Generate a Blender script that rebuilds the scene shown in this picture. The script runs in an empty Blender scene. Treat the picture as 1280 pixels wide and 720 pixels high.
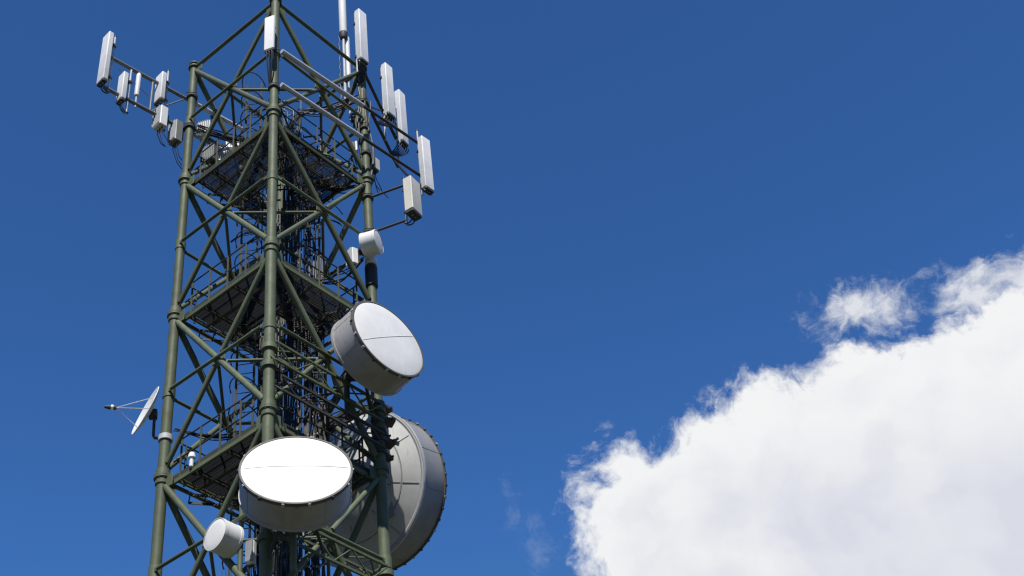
import bpy, math, random
from mathutils import Vector, Matrix

S = bpy.context.scene
COL = S.collection
PI = math.pi
R = math.radians
rng = random.Random(7)

# ------------------------------------------------------------------ materials
def nt_mat(name):
    m = bpy.data.materials.new(name)
    m.use_nodes = True
    nt = m.node_tree
    return m, nt, nt.nodes['Principled BSDF']

def mottled(name, base, dark, scale=3.0, rough=.5, metal=0.0, streak=True, amount=.5, bump=0.0, spec=.5, rust=0.0, vary=0.0):
    """base colour with worn, dirty patches and vertical run-off streaks (object-space procedural)"""
    m, nt, b = nt_mat(name)
    N, L = nt.nodes, nt.links
    tc = N.new('ShaderNodeTexCoord')
    geo = N.new('ShaderNodeNewGeometry')
    n1 = N.new('ShaderNodeTexNoise'); n1.inputs['Scale'].default_value = scale
    n1.inputs['Detail'].default_value = 8; n1.inputs['Roughness'].default_value = .65
    L.new(geo.outputs['Position'], n1.inputs['Vector'])
    mp = N.new('ShaderNodeMapping'); mp.inputs['Scale'].default_value = (9, 9, .55)
    L.new(geo.outputs['Position'], mp.inputs['Vector'])
    n2 = N.new('ShaderNodeTexNoise'); n2.inputs['Scale'].default_value = 2.2
    n2.inputs['Detail'].default_value = 6
    L.new(mp.outputs['Vector'], n2.inputs['Vector'])
    r1 = N.new('ShaderNodeMapRange'); r1.inputs[1].default_value = .42; r1.inputs[2].default_value = .72
    L.new(n1.outputs['Fac'], r1.inputs[0])
    r2 = N.new('ShaderNodeMapRange'); r2.inputs[1].default_value = .52; r2.inputs[2].default_value = .78
    L.new(n2.outputs['Fac'], r2.inputs[0])
    mx = N.new('ShaderNodeMath'); mx.operation = 'MAXIMUM'
    L.new(r1.outputs[0], mx.inputs[0])
    if streak: L.new(r2.outputs[0], mx.inputs[1])
    am = N.new('ShaderNodeMath'); am.operation = 'MULTIPLY'; am.inputs[1].default_value = amount
    L.new(mx.outputs[0], am.inputs[0])
    c = N.new('ShaderNodeMix'); c.data_type = 'RGBA'
    c.inputs[6].default_value = (*base, 1); c.inputs[7].default_value = (*dark, 1)
    L.new(am.outputs[0], c.inputs[0])
    col_out = c.outputs[2]
    if vary:                                   # every member was painted at another time
        oi = N.new('ShaderNodeObjectInfo')
        vr = N.new('ShaderNodeMapRange'); vr.inputs[3].default_value = 1 - vary; vr.inputs[4].default_value = 1 + vary
        L.new(oi.outputs['Random'], vr.inputs[0])
        vm = N.new('ShaderNodeMix'); vm.data_type = 'RGBA'; vm.blend_type = 'MULTIPLY'; vm.inputs[0].default_value = 1
        cc = N.new('ShaderNodeCombineColor')
        for k_ in range(3): L.new(vr.outputs[0], cc.inputs[k_])
        L.new(col_out, vm.inputs[6]); L.new(cc.outputs[0], vm.inputs[7]); col_out = vm.outputs[2]
    if rust:                                   # rust runs and chips
        n3 = N.new('ShaderNodeTexNoise'); n3.inputs['Scale'].default_value = 5.5; n3.inputs['Detail'].default_value = 9; n3.inputs['Roughness'].default_value = .7
        mp3 = N.new('ShaderNodeMapping'); mp3.inputs['Scale'].default_value = (1.6, 1.6, .5); mp3.inputs['Location'].default_value = (3, 7, 1)
        L.new(geo.outputs['Position'], mp3.inputs['Vector']); L.new(mp3.outputs[0], n3.inputs['Vector'])
        r3 = N.new('ShaderNodeMapRange'); r3.inputs[1].default_value = .60; r3.inputs[2].default_value = .70; r3.inputs[4].default_value = rust
        L.new(n3.outputs['Fac'], r3.inputs[0])
        rm = N.new('ShaderNodeMix'); rm.data_type = 'RGBA'; rm.inputs[7].default_value = (.13, .068, .034, 1)
        L.new(r3.outputs[0], rm.inputs[0]); L.new(col_out, rm.inputs[6]); col_out = rm.outputs[2]
    L.new(col_out, b.inputs['Base Color'])
    rr = N.new('ShaderNodeMapRange'); rr.inputs[3].default_value = rough - .08; rr.inputs[4].default_value = min(1, rough + .15)
    L.new(n1.outputs['Fac'], rr.inputs[0]); L.new(rr.outputs[0], b.inputs['Roughness'])
    b.inputs['Metallic'].default_value = metal
    b.inputs['Specular IOR Level'].default_value = spec
    if bump:
        bp = N.new('ShaderNodeBump'); bp.inputs['Strength'].default_value = bump; bp.inputs['Distance'].default_value = .01
        L.new(n1.outputs['Fac'], bp.inputs['Height']); L.new(bp.outputs[0], b.inputs['Normal'])
    return m

M = {}
M['olive'] = mottled('olive_tower_paint', (.118, .143, .080), (.072, .074, .044), 2.5, .55, 0, True, .75, .15, .35, rust=.6, vary=.16)
M['olive_dark'] = mottled('olive_deck_paint', (.062, .068, .045), (.035, .032, .025), 3, .7, 0, True, .6, 0, .2)
M['grating'] = mottled('grating_steel', (.025, .028, .033), (.02, .02, .02), 4, .7, .2, False, .6, 0, .2)
M['galv'] = mottled('galvanised_steel', (.52, .53, .54), (.32, .32, .32), 6, .5, .0, True, .5)
M['pipe_grey'] = mottled('weathered_pipe', (.20, .205, .20), (.11, .10, .09), 5, .5, .1, True, .5)
M['dark_steel'] = mottled('dark_steel', (.055, .058, .055), (.09, .06, .04), 5, .6, .2, True, .5)
M['radome'] = mottled('white_radome_fabric', (.86, .85, .815), (.66, .645, .60), 1.2, .6, 0, True, .55)
M['panel'] = mottled('panel_fibreglass', (.80, .80, .79), (.58, .57, .54), 2.5, .5, 0, True, .6)
M['beige'] = mottled('beige_fibreglass', (.70, .67, .58), (.52, .49, .41), 2.5, .5, 0, True, .5)
M['shroud'] = mottled('grey_shroud_metal', (.43, .415, .40), (.27, .25, .235), 1.3, .5, .1, True, .75, rust=.18)
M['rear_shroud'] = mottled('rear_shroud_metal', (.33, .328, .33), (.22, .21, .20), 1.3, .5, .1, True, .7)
M['back'] = mottled('dish_back_metal', (.60, .60, .59), (.43, .425, .41), 1.0, .55, .1, True, .85, rust=.10)
M['rim'] = mottled('rim_band', (.10, .095, .09), (.17, .14, .11), 4, .6, .1, False, .6)
M['black'] = mottled('black_cable_and_shadow', (.018, .018, .02), (.035, .033, .03), 6, .5, 0, False, .6)
M['seam'] = mottled('seam_tape', (.66, .66, .66), (.56, .56, .56), 3, .6, 0, False, .5)
M['concrete'] = mottled('concrete', (.36, .35, .33), (.24, .23, .21), 2, .85, 0, False, .7, .3)
M['ground'] = mottled('dry_grass_and_soil', (.035, .045, .018), (.07, .06, .035), .6, .95, 0, False, .9, .4)

# ------------------------------------------------------------------ mesh builder
class MB:
    def __init__(s): s.v, s.f = [], []
    def quadring(s, rings, closed=True, cap0=True, cap1=True):
        n = len(rings[0]); b0 = len(s.v)
        for r in rings: s.v += [Vector(p) for p in r]
        for i in range(len(rings) - 1):
            a, b = b0 + i * n, b0 + (i + 1) * n
            for j in range(n):
                k = (j + 1) % n
                s.f.append((a + j, a + k, b + k, b + j))
        if cap0: s.f.append(tuple(b0 + j for j in reversed(range(n))))
        if cap1: s.f.append(tuple(b0 + (len(rings) - 1) * n + j for j in range(n)))
        return s
    @staticmethod
    def frame(d, up=None):
        d = Vector(d).normalized()
        up = Vector(up) if up else (Vector((0, 0, 1)) if abs(d.z) < .95 else Vector((1, 0, 0)))
        u = d.cross(up); u.normalize(); w = u.cross(d); w.normalize()
        return u, w, d
    def tube(s, p0, p1, r, n=14, r1=None):
        p0, p1 = Vector(p0), Vector(p1); r1 = r if r1 is None else r1
        u, w, d = s.frame(p1 - p0)
        s.quadring([[p + (u * math.cos(t) + w * math.sin(t)) * q for t in [2 * PI * k / n for k in range(n)]] for p, q in ((p0, r), (p1, r1))])
        return s
    def path(s, pts, r, n=7):
        pts = [Vector(p) for p in pts]; rings = []; pu = None
        for i, p in enumerate(pts):
            d = (pts[min(i + 1, len(pts) - 1)] - pts[max(i - 1, 0)])
            u, w, d = s.frame(d, pu)
            pu = w
            rings.append([p + (u * math.cos(2 * PI * k / n) + w * math.sin(2 * PI * k / n)) * r for k in range(n)])
        return s.quadring(rings)
    def beam(s, p0, p1, w, h, up=None, bev=0):
        p0, p1 = Vector(p0), Vector(p1)
        u, v, d = s.frame(p1 - p0, up)
        c = [(-w / 2, -h / 2), (w / 2, -h / 2), (w / 2, h / 2), (-w / 2, h / 2)]
        if bev:
            c = [(-w/2+bev, -h/2), (w/2-bev, -h/2), (w/2, -h/2+bev), (w/2, h/2-bev), (w/2-bev, h/2), (-w/2+bev, h/2), (-w/2, h/2-bev), (-w/2, -h/2+bev)]
        s.quadring([[p + u * a + v * b for a, b in c] for p in (p0, p1)])
        return s
    def box(s, c, sx, sy, sz, ax=None, bev=.0):
        c = Vector(c); ax = ax or (Vector((1, 0, 0)), Vector((0, 1, 0)), Vector((0, 0, 1)))
        x, y, z = (Vector(a) for a in ax)
        if bev:
            o = [(-1,-1),(1,-1),(1,1),(-1,1)]
            prof = []
            for k in (-sz/2, -sz/2+bev, sz/2-bev, sz/2):
                ins = bev if abs(k) == sz/2 else 0
                a, b = sx/2-ins, sy/2-ins
                e = bev
                prof.append([c + x*px + y*py + z*k for px, py in ((-a+e,-b),(a-e,-b),(a,-b+e),(a,b-e),(a-e,b),(-a+e,b),(-a,b-e),(-a,-b+e))])
            return s.quadring(prof)
        return s.quadring([[c + x*(a*sx/2) + y*(b*sy/2) + z*(k*sz/2) for a, b in ((-1,-1),(1,-1),(1,1),(-1,1))] for k in (-1, 1)])
    def lathe(s, C, ax, prof, n=64, up=None, cap0=False, cap1=False):
        """prof: list of (radius, distance along axis)"""
        u, w, d = s.frame(ax, up); C = Vector(C)
        s.quadring([[C + d * t + (u * math.cos(2*PI*k/n) + w * math.sin(2*PI*k/n)) * r for k in range(n)] for r, t in prof], True, cap0, cap1)
        return s
    def build(s, name, mat, parent=None, smooth=True, origin=None):
        me = bpy.data.meshes.new(name)
        o = bpy.data.objects.new(name, me); COL.objects.link(o)
        off = Vector((0, 0, 0))
        if parent is not None:
            o.parent = parent
            p = parent
            while p is not None:
                off += p.location; p = p.parent
        elif origin is not None:
            o.location = origin; off = Vector(origin)
        me.from_pydata([tuple(v - off) for v in s.v], [], s.f)
        me.validate(); me.update()
        if smooth:
            me.shade_smooth()
            me.set_sharp_from_angle(angle=R(32))
        import bmesh
        b = bmesh.new(); b.from_mesh(me); bmesh.ops.recalc_face_normals(b, faces=b.faces); b.to_mesh(me); b.free()
        me.materials.append(mat if not isinstance(mat, str) else M[mat])
        return o

def thing(name, label, cat, loc, group=None):
    o = bpy.data.objects.new(name, None); COL.objects.link(o)
    o.empty_display_size = .3
    o.location = loc
    o['label'] = label; o['category'] = cat
    if group: o['group'] = group
    return o

# ------------------------------------------------------------------ tower frame
RR = 2.5                                   # half diagonal of the square tower
SQ = math.sqrt(.5)
A = RR * SQ                                # half side
def lev(k): return 34.872 - 4.9338 * k     # height of panel level k
N_, R_, B_, L_ = Vector((0, -RR, 0)), Vector((RR, 0, 0)), Vector((0, RR, 0)), Vector((-RR, 0, 0))
CORNERS = [N_, R_, B_, L_]
def V3(v, z): return Vector((v[0], v[1], z))
def pq(p, q, z): return Vector((SQ * (p - q), SQ * (p + q), z))   # face-aligned plan coordinates

tower = thing('lattice_tower', 'tall olive green square lattice tower of tubular steel with three grated platforms', 'tower', (0, 0, 0))

LEG_R = .120
for i, c in enumerate(CORNERS):
    m = MB()
    # leg in sections, slightly larger towards the foot
    m.tube(V3(c, .30), V3(c, lev(4)), LEG_R + .022, 24)
    m.tube(V3(c, lev(4) + .002), V3(c, lev(2)), LEG_R + .012, 24)
    top = lev(0) + (.10 if i != 0 else .75)
    m.tube(V3(c, lev(2) + .002), V3(c, top), LEG_R, 24)
    leg = m.build('leg', 'olive', tower)
    for k in range(0, 7):
        z = lev(k)
        f = MB()
        r0 = LEG_R + (.0 if k < 2 else .012 if k < 4 else .022)
        if k == 0:
            f.lathe(V3(c, z), (0, 0, 1), [(r0, -.05), (.175, -.05), (.175, .0), (r0, .0)], 28)
            f.lathe(V3(c, z + .12), (0, 0, 1), [(r0 - .02, -.02), (.16, -.02), (.16, .02), (r0 - .03, .02)], 28)
        else:
            f.lathe(V3(c, z + .03), (0, 0, 1), [(r0, -.055), (.20, -.055), (.20, -.008), (r0, -.008)], 28)
            f.lathe(V3(c, z + .03), (0, 0, 1), [(r0, .0), (.20, .0), (.20, .047), (r0, .047)], 28)
            f.lathe(V3(c, z + .03), (0, 0, 1), [(r0, .045), (r0 + .035, .05), (r0 + .03, .20), (r0, .22)], 28)
            f.lathe(V3(c, z + .03), (0, 0, 1), [(r0, -.22), (r0 + .03, -.2), (r0 + .035, -.055), (r0, -.05)], 28)
            for j in range(10):
                t = 2 * PI * j / 10
                q = V3(c, z + .03) + Vector((math.cos(t), math.sin(t), 0)) * .172
                f.tube(q - Vector((0, 0, .085)), q + Vector((0, 0, .075)), .014, 6)
        if k <= 4: f.build('flange', 'olive', leg)
        # welded sleeve bands half way down the panel
        if k <= 3:
            zz = z - 2.467
            g = MB()
            g.lathe(V3(c, zz), (0, 0, 1), [(r0, -.16), (r0 + .018, -.15), (r0 + .018, .15), (r0, .16)], 28)
            g.build('sleeve', 'olive', leg)
    MB().box(V3(c, .15), .9, .9, .30, bev=.03).build('footing', 'concrete', tower)

def face_pts(i): return CORNERS[i], CORNERS[(i + 1) % 4]

def gap_tube(m, a, b, r, ga, gb, n=14):
    d = (b - a).normalized()
    m.tube(a + d * ga, b - d * gb, r, n)
    # flattened end tongues
    for p, q in ((a + d * (ga - .14), a + d * (ga + .05)), (b - d * (gb - .14), b - d * (gb + .05))):
        m.beam(p, q, .022, r * 2.1)
    return m

lower = MB()
for k in range(0, 7):
    zt, zb, zm = lev(k), lev(k + 1), lev(k + .5)
    for i in range(4):
        a, b = face_pts(i)
        mid = (a + b) / 2
        out = V3(mid, 0).normalized()
        cm = V3(mid, zm)
        segs = [(V3(a, zt - .12), V3(b, zb + .18), .080), (V3(b, zt - .12), V3(a, zb + .18), .066)]
        if i in (2,): segs = [(segs[1][0], segs[1][1], .08), (segs[0][0], segs[0][1], .066)]
        if k < 4:
            # heavy diagonal is continuous, the lighter one is in two halves bolted to the gusset
            m = MB(); gap_tube(m, segs[0][0], segs[0][1], segs[0][2], .22, .24, 16).build('diagonal_brace', 'olive', tower)
            m = MB(); p, q, r = segs[1]
            d = (q - p).normalized(); mm = (p + q) / 2
            gap_tube(m, p, mm, r, .22, .20); gap_tube(m, mm, q, r, .20, .24)
            m.build('diagonal_brace', 'olive', tower)
            # mid height strut leg to leg, slightly outside the crossing
            m = MB()
            gap_tube(m, V3(a, zm) + out * .10, V3(b, zm) + out * .10, .046, .20, .20, 12)
            m.build('horizontal_strut', 'olive', tower)
            # gusset
            t = (b - a).normalized()
            g = MB().box(cm, .44, .025, .40, (t, out, Vector((0, 0, 1))), .006)
            for bx in (-.16, -.06, .06, .16):
                for bz in (-.14, .14):
                    q = cm + t * bx + Vector((0, 0, bz)); g.tube(q - out * .035, q + out * .035, .016, 6)
            g.build('gusset_plate', 'olive', tower)
            # plan brace to next face's midpoint
            b2 = CORNERS[(i + 2) % 4]
            nm = (b + b2) / 2
            m = MB(); gap_tube(m, V3(mid, zm - .03), V3(nm, zm - .03), .04, .22, .22, 12)
            m.build('plan_brace', 'olive', tower)
        else:
            for p, q, r in segs: lower.tube(p, q, r, 12)
            lower.tube(V3(a, zm), V3(b, zm), .05, 10)
    if k < 4:
        for i in range(4):
            a, b = face_pts(i)
            out = V3((a + b) / 2, 0).normalized()
            if k == 0 or i in (1, 2):
                m = MB(); gap_tube(m, V3(a, zt - .04), V3(b, zt - .04), .058 if k == 0 else .05, .18, .18, 14)
                m.build('horizontal_strut', 'olive', tower)
            for c, d in ((a, 1), (b, -1)):
                t = (b - a).normalized() * d
                g = MB().box(V3(c, zt - .16) + t * .235, .27, .022, .34, (t, out, Vector((0, 0, 1))), .005)
                if k < 4: g.build('gusset_plate', 'olive', tower)
lower.build('lower_lattice', 'olive', tower)

# ------------------------------------------------------------------ platforms
def platform(k):
    z = lev(k) - .10
    lo, hi = -A + .17, A - .42
    h0, h1 = -.22, .80                                   # opening for ladder and cables
    g = MB(); step = .036
    q = lo
    while q <= hi:
        runs = [(lo, hi)] if not (h0 < q < h1) else [(lo, h0), (h1, hi)]
        for x0, x1 in runs:
            g.beam(pq(x0, q, z), pq(x1, q, z), .007, .034)
        q += step
    p = lo
    while p <= hi:
        runs = [(lo, hi)] if not (h0 < p < h1) else [(lo, h0), (h1, hi)]
        for x0, x1 in runs:
            g.beam(pq(p, x0, z + .008), pq(p, x1, z + .006), .008, .010)
        p += .10
    deck = g.build('platform', 'grating', tower, smooth=False)
    zb = z - .085
    for (a, b) in (((-A+.12, -A+.12), (A-.12, -A+.12)), ((-A+.12, -A+.12), (-A+.12, A-.12)), ((hi, -A+.12), (hi, hi)), ((-A+.12, hi), (hi, hi))):
        m = MB().beam(pq(*a, zb - .0), pq(*b, zb - .0), .06, .10)
        m.build('edge_beam', 'olive_dark' if k == 1 else 'olive', deck)
    for t in (-1.1, h0 - .03, h1 + .03):
        MB().beam(pq(lo, t, zb), pq(hi, t, zb), .05, .11).build('joist', 'dark_steel', deck)
    for t in (-1.1, h0 - .03, h1 + .03):
        MB().beam(pq(t, lo, zb - .02), pq(t, hi, zb - .02), .05, .09).build('joist', 'dark_steel', deck)
    # handrails along the four sides
    e = A - .16
    for (a, b) in (((-e, -e), (e, -e)), ((-e, -e), (-e, e)), ((e - .1, -e), (e - .1, e)), ((-e, e - .1), (e, e - .1))):
        m = MB()
        for hz in (.56, 1.08):
            m.tube(pq(a[0], a[1], z + hz), pq(b[0], b[1], z + hz), .019, 8)
        m.beam(pq(a[0], a[1], z + .09), pq(b[0], b[1], z + .09), .006, .13)
        for t in (.08, .29, .5, .71, .92):
            x, y = a[0] + (b[0] - a[0]) * t, a[1] + (b[1] - a[1]) * t
            m.beam(pq(x, y, z - .05), pq(x, y, z + 1.08), .045, .045)
        m.build('handrail', 'olive_dark', deck)
for k in (1, 2, 3): platform(k)

# ------------------------------------------------------------------ climbing ladder with hoops, cable ladders
SR = Vector((.983, -.181, 0)); SF = Vector((.181, .983, 0))
def ladder(base, z0, z1):
    m = MB()
    for sgn in (-1, 1):
        m.beam(V3(base + SR * .22 * sgn, z0), V3(base + SR * .22 * sgn, z1), .03, .06)
    z = z0
    while z < z1:
        m.tube(V3(base - SR * .22, z), V3(base + SR * .22, z), .012, 6); z += .30
    lad = m.build('climbing_ladder', 'olive_dark', tower)
    c = MB(); z = z0 + .4
    while z < z1:
        pts = []
        for j in range(15):
            t = PI * j / 14
            pts.append(V3(base + SR * .34 * math.cos(t) - SF * (.62 * math.sin(t)), z))
        c.path(pts, .016, 6); z += .82
    for j in (2, 5, 7, 9, 12):
        t = PI * j / 14
        q = base + SR * .34 * math.cos(t) - SF * (.62 * math.sin(t))
        c.beam(V3(q, z0 + .4), V3(q, z1), .03, .008)
    c.build('safety_cage', 'olive_dark', lad)
ladder(Vector((-.72, .25, 0)), 12.5, 34.4)

def cable_ladder(base, z0, z1, w):
    m = MB()
    for sgn in (-1, 1): m.beam(V3(base + SR * w / 2 * sgn, z0), V3(base + SR * w / 2 * sgn, z1), .04, .03)
    z = z0
    while z < z1:
        m.beam(V3(base - SR * w / 2, z), V3(base + SR * w / 2, z), .035, .04); z += .6
    m.build('cable_ladder', 'dark_steel', tower)
CL = [Vector((.42, .15, 0)), Vector((.98, .45, 0)), Vector((-.18, .75, 0))]
for c, zt in zip(CL, (33.6, 32.4, 33.0)): cable_ladder(c, 12.5, zt, .5)

def cable_bundle(base, z0, z1, w, n, label, breakout):
    t = thing('cable_bundle', label, 'cables', V3(base, z0), 'feeder cable bundles inside the tower')
    for j in range(n):
        x = -w / 2 + w * (j + .5) / n
        r = rng.choice((.014, .018, .024, .028))
        y = -.06 - rng.random() * .06
        top = z1 - rng.random() * breakout
        pts = []; z = z0
        ph = rng.random() * 6
        while z < top:
            wob = .022 * math.sin(z * 1.3 + ph) + .012 * math.sin(z * 3.1 + ph * 2)
            pts.append(V3(base + SR * (x + wob) + SF * (y + .02 * math.sin(z * 1.9 + ph)), z)); z += .33
        # leave the ladder in an arc towards one of the legs
        d = rng.choice((SR, -SR, SR * .7 + SF * .7, -SR * .7 + SF * .7, -SR * .6 - SF * .5))
        ln = .5 + rng.random() * .9
        p0 = pts[-1]
        for u in (.15, .35, .6, .85, 1.0):
            pts.append(p0 + d * ln * u + Vector((0, 0, .28 * math.sin(u * PI) + .05)))
        MB().path(pts, r, 7).build('cable', 'black', t)
    h = MB(); z = z0 + .5
    while z < z1 - breakout:
        for j in range(n):
            if rng.random() < .5:
                x = -w / 2 + w * (j + .5) / n
                h.box(V3(base + SR * x - SF * .13, z + rng.uniform(-.05, .05)), .045, .03, .05)
        z += .6
    h.build('cable_hanger', 'pipe_grey', t)
cable_bundle(CL[0], 12.5, 33.4, .46, 18, 'black feeder cables clipped to the ladder just right of the near leg', 6)
cable_bundle(CL[1], 12.5, 32.2, .46, 16, 'black feeder cables deepest inside the tower, nearest the right leg', 9)
cable_bundle(CL[2], 12.5, 32.8, .46, 16, 'black feeder cables hidden behind the near leg beside the caged ladder', 7)

# horizontal cable trays under the platforms and feeder runs from the ladders out to the legs
def tray(a, b, z, w=.34):
    a, b = V3(a, z), V3(b, z)
    m = MB(); u, v, d_ = MB.frame(b - a, (0, 0, 1))
    for sgn in (-1, 1): m.beam(a + u * w / 2 * sgn, b + u * w / 2 * sgn, .025, .06)
    n = int((b - a).length / .3)
    for j in range(n + 1):
        c = a + (b - a) * (j / n); m.beam(c - u * w / 2, c + u * w / 2, .03, .02)
    m.build('cable_tray', 'dark_steel', tower)
for k in (1, 2, 3):
    z = lev(k) - .32
    tray(Vector((.42, .05, 0)), Vector((1.9, -.35, 0)), z)
    tray(Vector((-.18, .65, 0)), Vector((-1.9, .30, 0)), z - .05)
    tray(Vector((.55, .35, 0)), Vector((.15, -1.9, 0)), z - .1, .28)
def feeder_run(a, b, n, label, spread=.30, sag=.35):
    a, b = Vector(a), Vector(b)
    t = thing('feeder_run', label, 'cables', a, 'feeder runs from the cable ladders to the antennas')
    for j in range(n):
        o1 = Vector((rng.uniform(-1, 1), rng.uniform(-1, 1), rng.uniform(-1, 1))) * spread * .5
        o2 = Vector((rng.uniform(-1, 1), rng.uniform(-1, 1), rng.uniform(-1, 1))) * spread * .35
        sg = sag * rng.uniform(.3, 1.2); up0 = rng.uniform(-1.6, -.5)
        pts = [a + o1 + Vector((0, 0, up0))]
        for i in range(1, 13):
            u = i / 12
            pts.append(a + o1 + (b + o2 - a - o1) * u - Vector((0, 0, sg * math.sin(u * PI))) + Vector((.03 * math.sin(9 * u + j), .03 * math.cos(7 * u + j), 0)))
        MB().path(pts, rng.choice((.014, .018, .024)), 6).build('cable', 'black', t)
feeder_run((.45, .05, 33.0), (2.35, -.1, 33.4), 9, 'black feeder cables sagging from the ladder to the top of the right leg')
feeder_run((-.2, .65, 32.4), (-2.35, .2, 32.4), 9, 'black feeder cables sagging across to the outrigger behind the left leg')
feeder_run((.40, .05, 31.6), (-.05, -2.3, 31.3), 6, 'black feeder cables reaching the near leg below the short flat antenna')
feeder_run((.95, .40, 30.4), (2.3, -.15, 29.6), 8, 'black feeder cables meeting the right leg at the highest platform')
feeder_run((.95, .40, 26.6), (2.25, -.25, 26.7), 5, 'black feeder cables going to the small round drum on the right leg')
feeder_run((.95, .40, 22.6), (1.85, -1.0, 22.2), 7, 'black feeder cables looping to the back of the right turned drum dish', .4, .6)
feeder_run((.90, .45, 21.2), (1.35, 1.2, 21.0), 7, 'black feeder cables looping to the hub of the huge rear dish', .4, .6)
feeder_run((.40, .05, 18.2), (.5, -2.5, 17.4), 7, 'black feeder cables looping to the back of the viewer facing dish', .4, .6)
feeder_run((-.2, .65, 21.9), (-2.3, .05, 21.5), 4, 'few thin cables crossing to the open dish on the left leg', .15, .3)

# ------------------------------------------------------------------ antenna mounts (pipes)
def mount(name, label, pipes, clamps, group=None, mat='galv'):
    t = thing(name, label, 'antenna mount', pipes[0][0], group)
    for a, b, r in pipes: MB().tube(a, b, r, 14).build('pipe', mat, t)
    for c, ax in clamps:
        m = MB().lathe(c, ax, [(.10, -.05), (.165, -.05), (.165, .05), (.10, .05), (.10, -.05)], 20)
        u, w, d = MB.frame(ax)
        for sgn in (-1, 1): m.tube(Vector(c) + u * .19 * sgn - w * .15, Vector(c) + u * .19 * sgn + w * .15, .012, 6)
        m.build('clamp', 'dark_steel', t)
    return t

dL = Vector((-.793, -.61, 0)); oL = Vector((-2.60, .10, 0))
ZLU, ZLL = 33.50, 32.15
mount('antenna_mount', 'long double pipe outrigger reaching out left of the tower with small antennas', [
    (V3(oL - dL * .2, ZLU), V3(oL + dL * 2.62, ZLU), .058), (V3(oL - dL * .2, ZLL), V3(oL + dL * 2.66, ZLL), .058),
    (V3(oL + dL * 1.2, ZLU), V3(oL + dL * 1.2, ZLL), .03), (V3(oL + dL * .1, ZLU), V3(oL + dL * 1.2, ZLL), .022),
    (V3(oL + dL * 2.3, ZLU - .28), V3(oL + dL * 1.3, ZLL + .62), .012)],
    [(V3(L_, ZLU), (0, 0, 1)), (V3(L_, ZLL), (0, 0, 1))], mat='pipe_grey')

oN = Vector((.20, -2.63, 0)); dN = Vector((.753, .658, 0))
mount('antenna_mount', 'pale pipe stubs of the left outrigger inside the far left face behind the left leg', [
    (V3(oL - dL * 1.85, ZLU), V3(oL - dL * .21, ZLU), .070), (V3(oL - dL * 1.75, ZLL), V3(oL - dL * .21, ZLL), .060)],
    [(V3(oL - dL * .9, ZLU), dL), (V3(oL - dL * 1.2, ZLL), dL)])
ZNU, ZNL = 32.38, 30.95
mount('antenna_mount', 'pair of pale horizontal pipes slanting across the front right face of the tower', [
    (V3(oN, ZNU), V3(oN + dN * 3.0, ZNU), .072), (V3(oN, ZNL), V3(oN + dN * 2.9, ZNL), .068)],
    [(V3(N_, ZNU), (0, 0, 1)), (V3(N_, ZNL), (0, 0, 1))], mat='galv')

mount('antenna_mount', 'two dark pipes beyond the right leg that hold the farthest right panel antenna', [
    (V3(oN + dN * 3.02, ZNU), V3(oN + dN * 5.3, ZNU), .045), (V3(oN + dN * 2.92, ZNL), V3(oN + dN * 5.3, ZNL), .045)],
    [(V3(R_, ZNU - .3), (0, 0, 1)), (V3(R_, ZNL + .05), (0, 0, 1))], mat='dark_steel')
oR = Vector((2.62, .02, 0)); dR = Vector((.36, .93, 0)).normalized()
ZRU, ZRL = 34.55, 33.25
mount('antenna_mount', 'dark double pipe outrigger behind the right leg carrying tall panel antennas', [
    (V3(oR, ZRU), V3(oR + dR * 2.75, ZRU), .05), (V3(oR, ZRL), V3(oR + dR * 2.75, ZRL), .05),
    (V3(oR + dR * .1, ZRL), V3(oR + dR * 1.5, ZRU), .028)],
    [(V3(R_, ZRU), (0, 0, 1)), (V3(R_, ZRL), (0, 0, 1))], mat='dark_steel')

q5 = Vector((3.5, -.5, 0))
mount('antenna_mount', 'two short dark arms holding the squat beige box antenna off the right leg', [
    (V3(R_ + (q5 - R_) * .12, 29.22), V3(q5, 29.22), .036), (V3(R_ + (q5 - R_) * .12, 27.86), V3(q5, 27.86), .036)],
    [(V3(R_, 29.22), (0, 0, 1)), (V3(R_, 27.86), (0, 0, 1))], mat='dark_steel')

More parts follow.
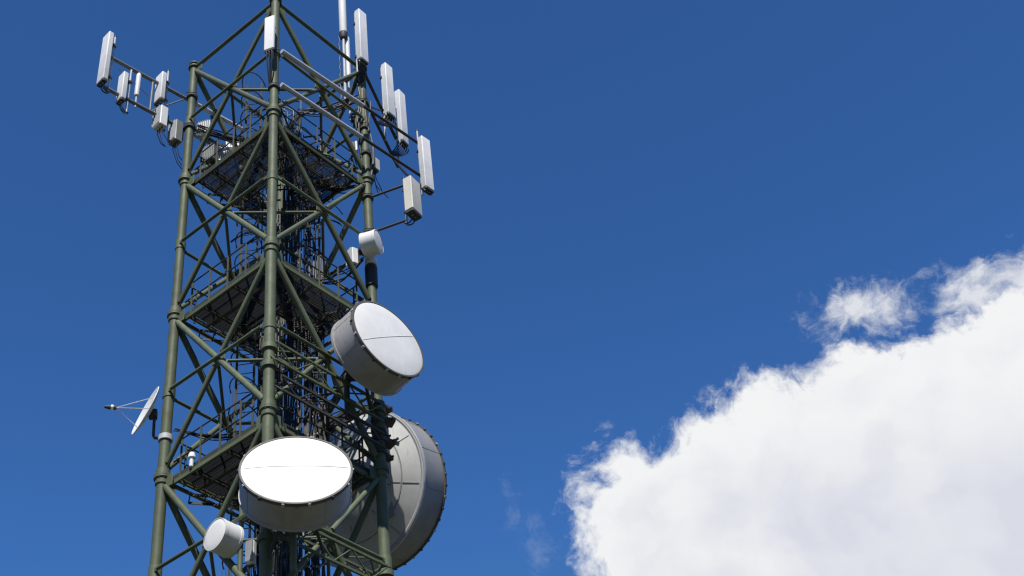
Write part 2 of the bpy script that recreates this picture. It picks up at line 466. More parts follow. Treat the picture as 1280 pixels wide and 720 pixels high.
# ------------------------------------------------------------------ panel antennas
def panel_antenna(name, label, plan, az, zpole, zpan, w, d, mat='panel', group=None, standoff=.13, cables=3, to=None, pole_r=.03, side=0, ridge=True):
    P = Vector((plan[0], plan[1], 0))
    t = thing(name, label, 'antenna', V3(P, zpole[0]), group)
    fx = Vector((math.cos(az), math.sin(az), 0)); sx = Vector((-fx.y, fx.x, 0)); up = Vector((0, 0, 1))
    MB().tube(V3(P, zpole[0]), V3(P, zpole[1]), pole_r, 14).build('mounting_pole', 'galv', t)
    MB().lathe(V3(P, zpole[1]), up, [(pole_r - .004, -.03), (pole_r + .012, -.03), (pole_r + .012, .01), (.004, .03)], 14, cap1=True).build('pole_cap', 'dark_steel', t)
    c = P + fx * (standoff + d / 2) + sx * side
    # box section with small bevels
    e_ = .022
    prof = [(-d/2, -w/2 + e_), (-d/2 + e_, -w/2), (d/2 - e_, -w/2), (d/2, -w/2 + e_), (d/2, w/2 - e_), (d/2 - e_, w/2), (-d/2 + e_, w/2), (-d/2, w/2 - e_)]
    def ring(z, s): return [V3(c + fx * (a * s) + sx * (b * s), z) for a, b in prof]
    z0, z1 = zpan
    rd = MB().quadring([ring(z0, .94), ring(z0 + .02, 1), ring(z1 - .012, 1), ring(z1, .93)]).build('radome', mat, t)
    e = MB().quadring([ring(z0 - .09, .86), ring(z0 - .07, .93), ring(z0 - .002, .93)]).build('end_cap', 'dark_steel', t)
    for zb in (z0 + (z1 - z0) * .16, z0 + (z1 - z0) * .84):
        m = MB().box(V3(P + fx * (standoff * .55) + sx * side * .5, zb), standoff * .9, .09, .05, (fx, sx, up))
        m.box(V3(P, zb), .10, .12, .07, (fx, sx, up))
        m.build('bracket', 'dark_steel', t)
    for j in range(cables):
        off = (j - (cables - 1) / 2) * w * .26
        a = V3(c + sx * off, z0 - .08)
        b = to if to is not None else V3(P - fx * .05 + sx * off * .3, zpole[0] + .05)
        b = Vector(b) + sx * off * .25
        a2 = a - up * .20
        mid = (a2 + b) / 2 - up * .12
        pts = []
        for u in [k / 10 for k in range(11)]:
            v = 1 - u
            pts.append(a * v**3 + a2 * 3 * v*v*u + mid * 3 * v*u*u + b * u**3)
        MB().path(pts, .020, 7).build('jumper_cable', 'black', t)
        MB().tube(a + up * .03, a - up * .05, .022, 8).build('connector', 'galv', t)
    return t

azR = R(-44)
GR = 'panel antennas on the right side of the tower'
panel_antenna('panel_antenna', 'tall white panel antenna standing on top of the right leg beside the white tube', (2.36, -.33), azR, (34.3, 37.25), (34.62, 37.0), .35, .20, group=GR, to=(2.45, .1, 34.0), cables=4)
panel_antenna('panel_antenna', 'tall white panel antenna second from the top of the right hand row', (3.2, 1.42), azR, (33.2, 36.7), (34.15, 36.53), .35, .20, group=GR, to=(2.95, .9, 33.4), cables=7)
panel_antenna('panel_antenna', 'tall white panel antenna third from the top of the right hand row', (3.62, 2.36), azR + .10, (33.2, 36.6), (33.95, 36.35), .35, .20, group=GR, to=(3.4, 2.0, 33.2), cables=7)
panel_antenna('panel_antenna', 'tall white panel antenna farthest right of all, hanging above the squat beige box', (4.12, .80), azR - .08, (30.15, 32.95), (30.2, 32.34), .36, .20, group=GR, to=(3.3, .1, 30.9), cables=4)
panel_antenna('box_antenna', 'squat beige box antenna on two dark arms right of the right leg', (3.5, -.5), R(-38), (27.7, 29.5), (27.95, 29.2), .46, .28, mat='beige', cables=2, standoff=.10)

azL = R(-140)
panel_antenna('panel_antenna', 'tall pale panel antenna at the far left tip of the outrigger', (-4.60, -1.44), azL, (32.0, 34.5), (32.3, 34.36), .36, .16, cables=2, group='antennas on the left outrigger')
panel_antenna('panel_antenna', 'smallest pale panel antenna on the left outrigger, next to the tip', (-4.11, -1.07), azL, (31.55, 33.5), (31.95, 33.05), .30, .16, cables=2, group='antennas on the left outrigger')
panel_antenna('panel_antenna', 'medium pale panel antenna on the left outrigger nearest the tower, above a grey box', (-3.19, -.36), azL, (31.6, 34.3), (32.75, 33.9), .36, .16, cables=2, group='antennas on the left outrigger')
pa = panel_antenna('panel_antenna', 'short flat white panel antenna on the near leg at the very top', (-.05, -2.75), math.atan2(-.9, -.42), (31.9, 33.45), (32.1, 33.52), .31, .09, mat='radome', cables=3, to=(-.1, -2.6, 31.0))
# slim tube on the outrigger
t = thing('tube_antenna', 'slim short white tube antenna between two small panels on the left outrigger', 'antenna', (-3.916, -.912, 32.3))
MB().lathe((-3.916, -.912, 32.5), (0, 0, 1), [(.065, 0), (.07, .02), (.07, .9), (.05, .96), (.01, .98)], 20, cap0=True, cap1=True).build('radome', 'panel', t)
MB().tube((-3.916, -.912, 32.0), (-3.916, -.912, 32.5), .025, 10).build('mounting_pole', 'galv', t)

# thick omni at the top and its pole
t = thing('omni_antenna', 'thick white tube antenna at the top edge of the picture standing on a dark collar', 'antenna', (2.0, .5, 36.9))
MB().lathe((2.0, .5, 37.25), (0, 0, 1), [(.115, 0), (.125, .03), (.125, 3.4), (.10, 3.55), (.02, 3.6)], 28, cap0=True, cap1=True).build('radome', 'radome', t)
m = MB().lathe((2.0, .5, 37.08), (0, 0, 1), [(.05, -.12), (.10, -.10), (.135, .0), (.135, .165), (.05, .168)], 24, cap0=True, cap1=True); m.build('collar', 'dark_steel', t)
MB().tube((2.0, .5, 33.6), (2.0, .5, 37.0), .045, 14).build('mounting_pole', 'galv', t)
t = thing('antenna_pole', 'slim pale pole with white sleeve standing beside the thick white tube antenna', 'pole', (2.12, .62, 33.2))
MB().tube((2.12, .62, 33.2), (2.12, .62, 37.3), .03, 12).build('pole', 'galv', t)
MB().lathe((2.12, .62, 35.2), (0, 0, 1), [(.03, 0), (.075, .02), (.075, 1.95), (.02, 2.0)], 18, cap0=True, cap1=True).build('sleeve', 'panel', t)
mc = MB(); z = 33.8
pts = []
for j in range(26):
    pts.append((1.86 + .02 * math.sin(j * 2.2), .42 + .02 * math.cos(j * 1.7), 33.6 + j * .135))
mc.path(pts, .018, 7); t2 = mc.build('feed_cable', 'black', None, origin=(1.86, .42, 33.6))
t2['label'] = 'thin dark cable hanging down under the thick white tube antenna'; t2['category'] = 'cable'

# ------------------------------------------------------------------ radio units (boxes with cooling fins)
def radio_unit(label, c, az, w, h, d, mat='panel', group='radio boxes behind the antennas', name='radio_unit'):
    c = Vector(c)
    fx = Vector((math.cos(az), math.sin(az), 0)); sx = Vector((-fx.y, fx.x, 0)); up = Vector((0, 0, 1)); ax = (fx, sx, up)
    t = thing(name, label, 'radio unit', c - up * h / 2, group)
    MB().box(c, d, w, h, ax, .02).build('case', mat, t)
    m = MB()
    n = 7
    for j in range(n):
        m.box(c + fx * (d / 2 + .03) + sx * (w * .84 * (j / (n - 1) - .5)), .055, .008, h * .86, ax)
    m.build('cooling_fins', 'galv', t)
    m = MB()
    for j in range(3):
        q = c - up * (h / 2) + sx * (w * .28 * (j - 1))
        m.tube(q + up * .01, q - up * .06, .02, 8)
    m.build('connector', 'dark_steel', t)
    for j in range(3):
        q = c - up * (h / 2 + .05) + sx * (w * .28 * (j - 1))
        e = q + Vector((rng.uniform(.1, .4), rng.uniform(.1, .4), -rng.uniform(.3, .7)))
        MB().path([q, q - up * .12, (q * .5 + e * .5) - up * .2, e], .013, 6).build('cable', 'black', t)
    MB().box(c - fx * (d / 2 + .04), .07, w * .5, h * .5, ax).build('bracket', 'dark_steel', t)
    return t
radio_unit('grey box below the medium panel on the left outrigger', (-3.26, -.44, 32.05), azL, .36, .80, .24)
radio_unit('grey box just outside the left leg under the outrigger', (-2.86, -.06, 31.85), azL, .34, .85, .24, mat='pipe_grey')
radio_unit('pale box just right of the left leg on the outrigger pipes', (-2.12, .42, 32.55), azL + .5, .42, .50, .26)
radio_unit('pale box hung between the outrigger pipes near the platform edge', (-1.62, .80, 31.8), azL + .7, .46, .56, .26)
radio_unit('pale flat box lying highest inside the far left face', (-1.25, 1.05, 32.5), azL + .9, .62, .36, .28)
radio_unit('dark finned box inside the left leg between two pale boxes', (-1.95, .55, 31.6), azL + .4, .4, .6, .24, mat='pipe_grey')
radio_unit('pale upright box behind the highest platform rail, deepest in the left cluster', (-.95, 1.28, 31.6), azL + .9, .4, .5, .24)
radio_unit('dark box tied to the right leg below its top', (2.30, .30, 32.9), azR + 1.0, .26, .6, .18, mat='dark_steel')
radio_unit('small pale box on the inner side of the right leg', (2.18, .12, 31.4), azR + 2.2, .22, .5, .16)
radio_unit('small dark box on the outer side of the right leg', (2.72, .20, 30.75), azR, .24, .5, .18, mat='dark_steel')
radio_unit('pale finned box at the right leg beside the small round drum', (2.02, -.42, 26.55), math.atan2(-.5, -.85), .28, .56, .18)
radio_unit('small white box on a pipe left of the shaded near leg at the bottom', (-.30, -2.25, 16.65), math.atan2(-.9, -.4), .16, .55, .14)

# cables strapped to the right leg
t = thing('cable_bundle', 'tangled black cables strapped to the top of the right leg under the antennas', 'cables', (2.5, 0, 29.6))
for j in range(14):
    ph = rng.random() * 6.28; pts = []; z = 29.6 + rng.random() * .6; zt = 33.2 + rng.random() * 1.3
    while z < zt:
        rr = .17 + .07 * math.sin(z * 2.1 + ph) + rng.uniform(-.02, .02)
        an = ph + .5 * math.sin(z * 1.1 + ph)
        pts.append((2.5 + rr * math.cos(an), rr * math.sin(an), z)); z += .24
    MB().path(pts, rng.choice((.016, .022, .028)), 7).build('cable', 'black', t)
t = thing('leg_shadow_band', 'black band standing in for a shadow on the right leg under the small round drum', 'sleeve', (2.5, 0, 25.95))
MB().lathe((2.5, 0, 26.25), (0, 0, 1), [(.13, -.36), (.165, -.35), (.17, .32), (.13, .34)], 24).build('shadow_wrap', 'black', t)  # black band puts the shadow cast on the leg here into shape and colour
MB().lathe((2.5, 0, 26.75), (0, 0, 1), [(.13, -.10), (.16, -.09), (.16, .09), (.13, .1)], 24).build('white_band', 'panel', t)

# ------------------------------------------------------------------ dishes
def drum_dish(name, label, C, n, rad, depth, seam=True, mat_shroud='shroud', back=.5, group=None, cat='dish antenna', clips=28, seam_dir=None, rim_mat='rim', ribs=12, clip_mats=('dark_steel', 'galv', 'galv')):
    """C = centre of the front face, n = pointing direction"""
    C = Vector(C); n = Vector(n).normalized()
    t = thing(name, label, cat, C - n * depth, group)
    B0 = C - n * depth
    MB().lathe(C, n, [(rad * .985, -.004), (rad * .90, .020 * rad), (rad * .6, .050 * rad), (rad * .3, .064 * rad), (rad * .02, .068 * rad)], 72, cap1=True, cap0=True).build('radome', 'radome', t)
    sh = MB().lathe(C, n, [(rad * .93, -.03), (rad, -.03), (rad, -depth), (rad * .97, -depth - .015)], 72).build('shroud', mat_shroud, t)
    MB().lathe(C, n, [(rad * .975, .012), (rad * 1.012, .010), (rad * 1.018, -.02), (rad * 1.018, -.065), (rad * 1.0, -.07), (rad * .98, -.02)], 72).build('rim', rim_mat, t)
    MB().lathe(C, n, [(rad * 1.0, -depth + .05), (rad * 1.018, -depth + .045), (rad * 1.018, -depth - .02), (rad * .97, -depth - .022)], 72).build('back_rim', mat_shroud, t)
    bk = MB().lathe(B0, n, [(rad * .972, -.018), (rad * .75, -back * .30), (rad * .5, -back * .62), (rad * .25, -back * .86), (rad * .13, -back * .92)], 56, cap1=True).build('back_reflector', 'back', t)
    u, w, d = MB.frame(n)
    rb = MB()
    for j in range(ribs):
        a = 2 * PI * j / max(ribs, 1)
        rd = u * math.cos(a) + w * math.sin(a)
        pts = [B0 + rd * (rad * q) - n * (back * e + .006) for q, e in ((.96, .03), (.75, .30), (.5, .62), (.25, .86))]
        rb.path(pts, .006, 5)
    if ribs: rb.build('rib', 'back', bk)
    if rad > .9:
        ns = 8 if rad < 1.5 else 12
        for j in range(ns):
            sm = MB()
            a = 2 * PI * (j + .3) / ns
            rd = u * math.cos(a) + w * math.sin(a); tg = -u * math.sin(a) + w * math.cos(a)
            sm.box(C + rd * (rad + .002) - n * (depth * .5 + .03), .006, .05, depth - .14, (rd, tg, n))
            for i in range(7):
                q = C + rd * (rad + .006) - n * (.12 + (depth - .2) * i / 6)
                for e in (-.016, .016): sm.box(q + tg * e, .008, .012, .012, (rd, tg, n))
            sm.build('joint_strip', mat_shroud, sh)
    if clips:
        for j in range(clips):
            a = 2 * PI * j / clips
            rd = u * math.cos(a) + w * math.sin(a); tg = -u * math.sin(a) + w * math.cos(a)
            MB().box(C + rd * (rad * 1.025) - n * .045, .022, .06, .085, (rd, tg, n), .006).build('rim_clip', clip_mats[j % 3], t)
    if seam:
        sd = Vector(seam_dir).normalized() if seam_dir else u
        sd = (sd - n * sd.dot(n)).normalized()
        pp = sd.cross(n)
        m = MB(); pts = []
        def hgt(q): 
            q = abs(q)
            xs = [(0, .068), (.3, .064), (.6, .050), (.90, .020), (.985, -.002)]
            for (a, b), (c_, d_) in zip(xs, xs[1:]):
                if q <= c_: return b + (d_ - b) * (q - a) / (c_ - a)
            return 0
        ks = [-.93 + 1.86 * i / 30 for i in range(31)]
        m.path([C + sd * (rad * q) + n * (hgt(q) * rad + .001) for q in ks], .008, 6)
        m.build('seam', 'seam', t)
    return t

def pipe_set(parent, name, segs, mat):
    for a, b, r in segs: MB().tube(a, b, r, 14).build(name, mat, parent)

# front dish
n2 = Vector((.04, -.945, .326)).normalized(); C2 = Vector((.638, -4.0, 17.47))
d2 = drum_dish('drum_dish', 'large white drum dish in front of the near leg, facing the viewer, its seam level', C2, n2, 1.11, .66, back=.36, clips=14)
B2 = C2 - n2 * 1.22
MB().beam(C2 - n2 * .10 + Vector((.02, -.365, -1.055)) , C2 - n2 * .34 + Vector((.02, -.36, -1.045)), .06, .05).build('latch', 'shroud', d2)
pipe_set(d2, 'mount_pipe', [((.55, -2.72, 15.9), (.55, -2.72, 18.6), .07)], 'olive')
pipe_set(d2, 'mount_strut', [(B2 + Vector((0, 0, .15)), (.55, -2.72, 17.2), .06), (B2 + Vector((.35, 0, 0)), (1.15, -1.75, 16.9), .035), (B2 + Vector((-.3, 0, -.2)), (.0, -2.55, 16.2), .035)], 'dark_steel')
MB().box(B2, .5, .34, .5, bev=.02).build('hub', 'dark_steel', d2)

# upper right dish
n1 = Vector((.64, -.76, .112)).normalized(); C1 = Vector((2.74, -2.04, 22.43))
d1 = drum_dish('drum_dish', 'large white drum dish turned to the right, hanging before the right leg', C1, n1, 1.09, .76, back=.40, clips=18, seam_dir=n1.cross(Vector((.02, -.67, .74))))
B1 = C1 - n1 * 1.2
pipe_set(d1, 'mount_pipe', [((1.75, -1.0, 20.9), (1.75, -1.0, 23.4), .07)], 'dark_steel')
pipe_set(d1, 'mount_strut', [(B1, (1.75, -1.0, 22.1), .07), (B1 + Vector((.2, .2, .3)), (2.45, -.05, 22.6), .04), (B1 + Vector((.2, .1, -.3)), (2.45, -.05, 21.2), .04)], 'dark_steel')
MB().box(B1, .45, .45, .5, bev=.02).build('hub', 'dark_steel', d1)

# big rear dish, seen from behind
az3, el3 = R(50), R(13.5)
n3 = Vector((math.cos(el3) * math.cos(az3), math.cos(el3) * math.sin(az3), math.sin(el3)))
B3 = Vector((2.035, 2.40, 21.25))
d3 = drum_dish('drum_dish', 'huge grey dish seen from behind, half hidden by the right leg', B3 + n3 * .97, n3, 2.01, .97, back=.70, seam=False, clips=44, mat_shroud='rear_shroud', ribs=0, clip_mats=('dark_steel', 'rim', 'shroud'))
hub3 = B3 - n3 * .55
u3, w3, _ = MB.frame(n3)
MB().lathe(B3, n3, [(.52, -.30), (.55, -.36), (.50, -.62), (.2, -.66)], 32, cap1=True).build('hub', 'dark_steel', d3)
pipe_set(d3, 'mount_pipe', [((1.25, 1.25, 19.6), (1.25, 1.25, 23.0), .09)], 'dark_steel')
pipe_set(d3, 'mount_strut', [(hub3, (1.25, 1.25, 21.2), .09), (B3 - n3 * .3 + Vector((.9, -.9, .6)), (2.45, .1, 22.2), .045), (B3 - n3 * .3 + Vector((.9, -.9, -.6)), (2.45, .1, 19.9), .045), (B3 - n3 * .3 + Vector((-.9, .9, .4)), (.1, 2.45, 21.6), .045)], 'dark_steel')
MB().lathe(B3, n3, [(1.93, -.012), (2.0, -.03), (2.055, -.012), (2.055, .06), (2.0, .065)], 80).build('back_flange', 'galv', d3)
MB().tube(B3 - n3 * .28 + Vector((.75, -.7, .55)), B3 - n3 * .25 + Vector((1.15, -1.1, .62)), .035, 10).build('strut_end', 'dark_steel', d3)
sm = MB()
for j in range(9):                      # lap joints between the sheets of the rear shell
    a = 2 * PI * j / 9 + .35
    rd = u3 * math.cos(a) + w3 * math.sin(a); tg = -u3 * math.sin(a) + w3 * math.cos(a)
    for (q0, e0), (q1, e1) in (((.955, .05), (.76, .295)), ((.75, .30), (.52, .60))):
        sm.beam(B3 + rd * (2.01 * q0) - n3 * (.70 * e0 + .004), B3 + rd * (2.01 * q1) - n3 * (.70 * e1 + .004), .014, .010, n3)
sm.lathe(B3, n3, [(2.01 * .742, -.70 * .305 - .001), (2.01 * .742, -.70 * .305 - .012), (2.01 * .757, -.70 * .293 - .012), (2.01 * .757, -.70 * .293 - .001)], 64)
sm.build('lap_joint', 'rear_shroud', d3)
MB().box(B3 + u3 * .9 - w3 * 1.05 - n3 * .26, .34, .02, .42, (u3, n3, w3), .004).build('hatch', 'rear_shroud', d3)

# small drums
nA = Vector((.918, -.388, -.02)).normalized(); CA = Vector((2.70, -.64, 26.93))
dA = drum_dish('small_drum_dish', 'small white drum dish on the right leg above the large tilted dish', CA, nA, .335, .40, seam=False, back=.12, clips=0, rim_mat='panel', mat_shroud='panel')
pipe_set(dA, 'mount_strut', [(CA - nA * .45, (2.2, -.3, 26.9), .05), ((2.2, -.3, 26.9), (2.45, -.05, 26.9), .05)], 'dark_steel')
nB = Vector((-.735, -.677, .029)).normalized(); CB = Vector((-1.06, -2.14, 17.2))
dB = drum_dish('small_drum_dish', 'small white drum dish at the bottom pointing left, mounted on an olive pole', CB, nB, .355, .45, seam=False, back=.12, clips=0, mat_shroud='panel', rim_mat='panel')
pipe_set(dB, 'mount_pole', [((-.545, -1.96, 15.4), (-.545, -1.96, 18.15), .055)], 'olive')
pipe_set(dB, 'mount_strut', [(CB - nB * .55, (-.545, -1.96, 17.1), .05), ((-.545, -1.96, 16.0), (-.05, -2.45, 16.0), .04), ((-.545, -1.96, 17.6), (-.05, -2.45, 17.6), .04)], 'dark_steel')

# thin open dish on the left leg
nC = Vector((-.80, -.42, .25)).normalized(); CC = Vector((-3.02, 0, 22.05)); rc = .64
t = thing('satellite_dish', 'thin open white dish seen edge-on at the left leg with a feed on struts', 'satellite dish', (-2.62, 0, 21.25))
MB().lathe(CC, nC, [(.03, -.10), (rc * .4, -.085), (rc * .7, -.05), (rc * .95, .0), (rc, .012), (rc * 1.01, .0), (rc * .96, -.025), (rc * .7, -.075), (rc * .4, -.11), (.03, -.125)], 56).build('reflector', 'radome', t)
fd = Vector((-3.80, -.12, 22.08))
fa = (fd - CC).normalized()
MB().lathe(fd, fa, [(.02, -.12), (.055, -.11), (.06, 0), (.045, .10), (.03, .16)], 16, cap0=True, cap1=True).build('feed_horn', 'dark_steel', t)
MB().lathe(fd - fa * .03, fa, [(.061, -.02), (.066, -.015), (.066, .035), (.061, .04)], 16).build('feed_collar', 'radome', t)
uC, wC, _ = MB.frame(nC)
for a in (90, 210, 330):
    e = CC + (uC * math.cos(R(a)) + wC * math.sin(R(a))) * rc * .72 - nC * .03
    MB().tube(e, fd - fa * .1, .010, 8).build('feed_strut', 'galv', t)
MB().box(CC - nC * .2, .2, .2, .22, bev=.02).build('hub', 'dark_steel', t)
MB().path([CC - nC * .2, CC - nC * .28 + Vector((0, 0, -.1)), Vector((-2.80, .02, 21.75)), Vector((-2.785, 0, 21.3)), Vector((-2.76, 0, 21.24)), Vector((-2.52, 0, 21.2))], .036, 10).build('mount_arm', 'dark_steel', t)
MB().lathe((-2.5, 0, 21.2), (0, 0, 1), [(.135, -.07), (.17, -.07), (.17, .07), (.135, .07)], 20).build('clamp', 'galv', t)

# obstruction lamp on the lowest platform
t = thing('warning_lamp', 'small white warning lamp on the left edge of the lowest platform', 'lamp', (-1.80, -.60, lev(3) - .1))
MB().tube((-1.80, -.60, lev(3) - .1), (-1.80, -.60, lev(3) + .12), .05, 12).build('stem', 'panel', t)
MB().lathe((-1.80, -.60, lev(3) + .12), (0, 0, 1), [(.07, 0), (.085, .02), (.085, .08), (.06, .15), (.02, .18)], 20, cap0=True, cap1=True).build('lens', 'radome', t)

# ------------------------------------------------------------------ dish support frames on the front right face (parts of the tower)
def truss(a, b, dep, drop, nb, mat='olive'):
    a, b = Vector(a), Vector(b)
    m = MB(); inn = Vector((-SQ, SQ, 0)) * dep; dn = Vector((0, 0, -drop))
    for o in (Vector((0, 0, 0)), inn, dn): m.beam(a + o, b + o, .055, .055)
    for j in range(nb):
        p, q = a + (b - a) * (j / nb), a + (b - a) * ((j + 1) / nb)
        m.tube(p, q + dn, .020, 8) if j % 2 == 0 else m.tube(p + dn, q, .020, 8)
        m.tube(p, q + inn, .020, 8) if j % 2 else m.tube(p + inn, q, .020, 8)
        m.tube(p + dn, p + inn, .018, 8)
    m.build('support_frame', mat, tower)
truss((.156, -2.744, 21.83), (2.62, -.28, 21.83), .42, .52, 6)
truss((.156, -2.744, 17.32), (2.55, -.35, 17.32), .42, .52, 6)
truss((.30, -2.6, 20.95), (2.62, -.28, 20.95), .35, .40, 7, 'dark_steel')
for za in (21.83, 21.31, 17.32, 16.8):
    for c in (N_, R_):
        MB().lathe(V3(c, za), (0, 0, 1), [(.135, -.07), (.19, -.07), (.19, .07), (.135, .07)], 20).build('frame_clamp', 'olive', tower)
# rear frames that carry the huge dish
for z in (22.2, 20.2):
    m = MB()
    m.beam(pq(A + .08, -A, z), pq(A + .08, A, z), .09, .12); m.beam(pq(A - .3, -A + .3, z - .1), pq(A - .3, A - .3, z - .1), .06, .08)
    for j in range(6):
        y = -A + .2 + j * .6
        m.tube(pq(A + .08, y, z), pq(A - .3, y + .3, z - .1), .022, 8)
    m.build('support_frame', 'dark_steel', tower)
# bracket cluster on the right leg at the huge dish
for z, an in ((21.55, .3), (21.25, 1.2), (20.95, .5), (20.6, 1.0), (22.0, .8)):
    m = MB()
    d = Vector((math.cos(an), math.sin(an), 0)); sd = Vector((-d.y, d.x, 0))
    m.box(V3(R_ + d * .22, z), .36, .30, .10, (d, sd, Vector((0, 0, 1))), .01)
    m.tube(V3(R_ + d * .3 - sd * .2, z), V3(R_ + d * .3 + sd * .2, z), .03, 8)
    m.lathe(V3(R_, z), (0, 0, 1), [(.135, -.06), (.185, -.06), (.185, .06), (.135, .06)], 20)
    m.build('leg_bracket', 'dark_steel', tower)

# ------------------------------------------------------------------ ground
g = MB()
n = 64
for rr_ in (2, 8, 30, 120, 600, 4000):
    pass
rings = []
rads = (.5, 3, 6, 12, 25, 60, 150, 500, 1500, 5000)
for r_ in rads:
    rings.append([(r_ * math.cos(2 * PI * k / n), r_ * math.sin(2 * PI * k / n), (0 if r_ < 20 else .25 * math.sin(k * .9) * min(1, r_ / 60))) for k in range(n)])
g.quadring(rings, True, True, False)
go = g.build('ground', 'ground', None, origin=(0, 0, 0)); go['kind'] = 'structure'

# ------------------------------------------------------------------ sky with clouds
SUN_EL = R(52)
sun_h = Vector((-.14, -.99, 0)).normalized()
sun_dir = Vector((sun_h.x * math.cos(SUN_EL), sun_h.y * math.cos(SUN_EL), math.sin(SUN_EL)))
W = bpy.data.worlds.new('World'); S.world = W; W.use_nodes = True
nt = W.node_tree; N, L = nt.nodes, nt.links
N.clear()
outw = N.new('ShaderNodeOutputWorld'); bg = N.new('ShaderNodeBackground'); L.new(bg.outputs[0], outw.inputs[0])
SKY_STRENGTH = .085
bg.inputs[1].default_value = SKY_STRENGTH
sky = N.new('ShaderNodeTexSky'); sky.sky_type = 'NISHITA'; sky.sun_disc = False
sky.sun_elevation = SUN_EL
sky.sun_rotation = math.atan2(sun_h.x, sun_h.y)
sky.altitude = 600; sky.air_density = 1.0; sky.dust_density = .25; sky.ozone_density = 2.2
tint = N.new('ShaderNodeMix'); tint.data_type = 'RGBA'; tint.blend_type = 'MULTIPLY'
tint.inputs[0].default_value = 1; tint.inputs[7].default_value = (.60, .96, 1.18, 1)
gm = N.new('ShaderNodeGamma'); gm.inputs[1].default_value = 1.4
L.new(sky.outputs[0], gm.inputs[0]); L.new(gm.outputs[0], tint.inputs[6])
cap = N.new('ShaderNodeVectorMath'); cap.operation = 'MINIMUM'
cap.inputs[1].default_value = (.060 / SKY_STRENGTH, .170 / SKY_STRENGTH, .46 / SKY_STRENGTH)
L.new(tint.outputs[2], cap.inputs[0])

geo = N.new('ShaderNodeTexCoord')
def vmath(op, a, b=None):
    x = N.new('ShaderNodeVectorMath'); x.operation = op
    for i, s in enumerate((a, b)):
        if s is None: continue
        if hasattr(s, 'is_linked'): L.new(s, x.inputs[i])
        else: x.inputs[i].default_value = s
    return x.outputs['Value'] if op in ('DOT_PRODUCT', 'LENGTH', 'DISTANCE') else x.outputs[0]
def fm(op, a, b=None, c=None, clamp=False):
    x = N.new('ShaderNodeMath'); x.operation = op; x.use_clamp = clamp
    for i, s in enumerate((a, b, c)):
        if s is None: continue
        if hasattr(s, 'is_linked'): L.new(s, x.inputs[i])
        else: x.inputs[i].default_value = s
    return x.outputs[0]
def noise(vec, scale, detail, rough, dist=0.0, color=False, lac=2.0):
    x = N.new('ShaderNodeTexNoise'); x.inputs['Scale'].default_value = scale
    x.inputs['Detail'].default_value = detail; x.inputs['Roughness'].default_value = rough
    x.inputs['Distortion'].default_value = dist; x.inputs['Lacunarity'].default_value = lac
    L.new(vec, x.inputs['Vector'])
    return x.outputs['Color' if color else 'Fac']
def mrange(v, a, b, c=0, d=1, smooth=True):
    x = N.new('ShaderNodeMapRange'); x.interpolation_type = 'SMOOTHSTEP' if smooth else 'LINEAR'
    L.new(v, x.inputs[0])
    for i, q in enumerate((a, b, c, d)): x.inputs[i + 1].default_value = q
    return x.outputs[0]

# camera numbers (also used to know which way the cloud bank lies in the sky)
PITCH, ROLL, YAW, FPX = R(41.2941), R(-7.8463), R(10.407), 1722.92
F = Vector((math.sin(YAW) * math.cos(PITCH), math.cos(YAW) * math.cos(PITCH), math.sin(PITCH)))
Rt = Vector((math.cos(YAW), -math.sin(YAW), 0)); U = Rt.cross(F)
R2 = Rt * math.cos(ROLL) + U * math.sin(ROLL); U2 = U * math.cos(ROLL) - Rt * math.sin(ROLL)
CAM = Vector((1.232, -27.078, 1.6))

# fixed compass frame of the cloud bank: cx = right, cy = up, measured in degrees-like units on the sky
c0 = (F * FPX + R2 * 400 - U2 * 260).normalized()
cu = Vector((c0.y, -c0.x, 0)).normalized()
cu = (cu * math.cos(ROLL) + cu.cross(c0) * math.sin(ROLL)).normalized(); cv = cu.cross(c0).normalized()
d = geo.outputs['Generated']
dc = vmath('DOT_PRODUCT', d, tuple(c0))
dcs = fm('MAXIMUM', dc, .05)
cx = fm('DIVIDE', vmath('DOT_PRODUCT', d, tuple(cu)), dcs)
cy = fm('DIVIDE', vmath('DOT_PRODUCT', d, tuple(cv)), dcs)
comb = N.new('ShaderNodeCombineXYZ'); L.new(cx, comb.inputs[0]); L.new(cy, comb.inputs[1]); L.new(dc, comb.inputs[2])
P = comb.outputs[0]
def sky_xy(px, py):
    v = (F * FPX + R2 * (px - 640) - U2 * (py - 360)).normalized()
    return v.dot(cu) / v.dot(c0), v.dot(cv) / v.dot(c0)
px1 = 1 / FPX
# swirl the coordinates so that edges billow
wc = noise(P, 9, 4, .55, color=True)
wv = vmath('MULTIPLY', vmath('SUBTRACT', wc, (.5, .5, .5)), (.07, .07, 0))
wc2 = noise(P, 34, 5, .6, color=True)
wv2 = vmath('MULTIPLY', vmath('SUBTRACT', wc2, (.5, .5, .5)), (.022, .022, 0))
PW = vmath('ADD', vmath('ADD', P, wv), wv2)
def blob(px, py, rx, ry=None):
    ry = ry or rx
    x, y = sky_xy(px, py)
    v = vmath('SUBTRACT', PW, (x, y, 0))
    v = vmath('MULTIPLY', v, (FPX / rx, FPX / ry, 0))
    ln = vmath('LENGTH', v)
    return fm('MULTIPLY', fm('SUBTRACT', 1.0, ln), min(rx, ry) * px1)
blobs = [(1330, 690, 300), (1120, 690, 225), (1010, 645, 165), (900, 645, 122), (808, 648, 96), (772, 590, 48), (978, 566, 80), (838, 606, 64), (818, 588, 46), (1264, 506, 116), (1078, 522, 86), (1345, 445, 118), (880, 760, 140), (1600, 600, 330)]
acc = None
for b_ in blobs:
    s_ = blob(*b_)
    if acc is None: acc = s_
    else:
        x = N.new('ShaderNodeMath'); x.operation = 'SMOOTH_MAX'; x.inputs[2].default_value = .012
        L.new(acc, x.inputs[0]); L.new(s_, x.inputs[1]); acc = x.outputs[0]
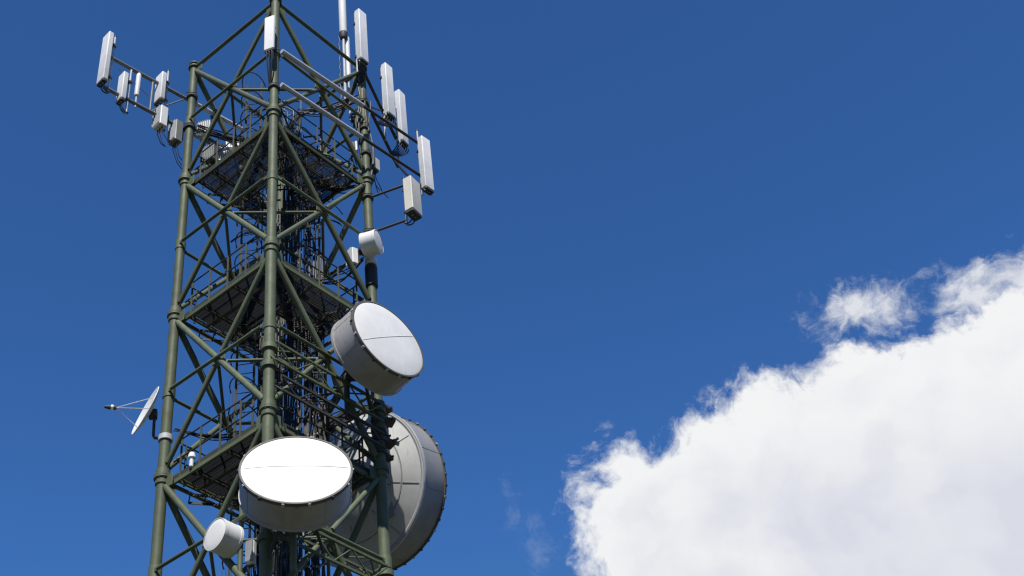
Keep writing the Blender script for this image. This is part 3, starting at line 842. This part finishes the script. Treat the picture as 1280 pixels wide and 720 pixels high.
n_big = fm('SUBTRACT', noise(P, 22, 9, .60, .3), .5)
n_fine = fm('SUBTRACT', noise(PW, 85, 9, .62, .2), .5)
fld = fm('ADD', acc, fm('ADD', fm('MULTIPLY', n_big, .060), fm('MULTIPLY', n_fine, .036)))
dens = mrange(fld, -.007, .016)
# separate thin cloudlets
acc2 = None
for b_ in [(1092, 382, 68, 40), (1222, 366, 54, 42), (1288, 352, 66, 46)]:
    s_ = blob(*b_)
    acc2 = s_ if acc2 is None else fm('MAXIMUM', acc2, s_)
fld2 = fm('ADD', acc2, fm('ADD', fm('MULTIPLY', n_big, .050), fm('MULTIPLY', n_fine, .045)))
dens2 = fm('MULTIPLY', mrange(fld2, -.008, .022), .80)
# faint shreds on the left
acc3 = None
for b_ in [(652, 640, 20, 34), (640, 602, 9, 12), (672, 690, 24, 34), (850, 537, 60, 16)]:
    s_ = blob(*b_)
    acc3 = s_ if acc3 is None else fm('MAXIMUM', acc3, s_)
fld3 = fm('ADD', acc3, fm('ADD', fm('MULTIPLY', n_big, .05), fm('MULTIPLY', n_fine, .06)))
dens3 = fm('MULTIPLY', mrange(fld3, .0, .03), .13)
dens = fm('MAXIMUM', dens, fm('MAXIMUM', dens2, dens3))
# thickness makes the base of the bank greyer
thick = mrange(fld, .0, .11)
lowx, lowy = sky_xy(1150, 560)
grad = mrange(cy, lowy + .075, lowy - .055)
soft = mrange(noise(P, 7, 5, .55), .36, .64)
gr = fm('MULTIPLY', fm('MULTIPLY', thick, grad), fm('ADD', .7, fm('MULTIPLY', soft, .3)))
# billows: the side of each lobe turned away from the sun is a little greyer
nb1 = noise(PW, 13, 3.5, .5)
nb2 = noise(vmath('ADD', PW, (-.012, .019, 0)), 13, 3.5, .5)
relief = mrange(fm('SUBTRACT', nb2, nb1), -.08, .17)
gr = fm('ADD', gr, fm('MULTIPLY', fm('MULTIPLY', relief, mrange(fld, .0, .045)), .34), clamp=True)
ccol = N.new('ShaderNodeMix'); ccol.data_type = 'RGBA'
k_ = 1 / SKY_STRENGTH
ccol.inputs[6].default_value = (.90 * k_, .905 * k_, .91 * k_, 1); ccol.inputs[7].default_value = (.69 * k_, .71 * k_, .795 * k_, 1)
L.new(gr, ccol.inputs[0])
fin = N.new('ShaderNodeMix'); fin.data_type = 'RGBA'
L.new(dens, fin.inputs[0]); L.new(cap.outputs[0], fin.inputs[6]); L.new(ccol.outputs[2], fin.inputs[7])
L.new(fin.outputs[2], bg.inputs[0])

# ------------------------------------------------------------------ sun
sl = bpy.data.lights.new('sun', 'SUN'); sl.energy = 5.0; sl.angle = R(.53); sl.color = (1, .965, .90)
so = bpy.data.objects.new('sun', sl); COL.objects.link(so)
so.rotation_euler = (-sun_dir).to_track_quat('-Z', 'Y').to_euler(); so.location = (-20, -60, 80)

# ------------------------------------------------------------------ camera
cd = bpy.data.cameras.new('camera'); co = bpy.data.objects.new('camera', cd); COL.objects.link(co)
mw = Matrix((R2, U2, -F)).transposed().to_4x4(); mw.translation = CAM
co.matrix_world = mw
cd.sensor_fit = 'HORIZONTAL'; cd.sensor_width = 36; cd.lens = FPX / 1280 * 36
cd.clip_start = .1; cd.clip_end = 20000
S.camera = co

S.render.engine = 'CYCLES'
S.view_settings.view_transform = 'Standard'; S.view_settings.look = 'None'
S.view_settings.exposure = 0; S.view_settings.gamma = 1; S.view_settings.use_curve_mapping = False
S.cycles.use_denoising = True
S.cycles.max_bounces = 6
S.cycles.filter_width = 1.3
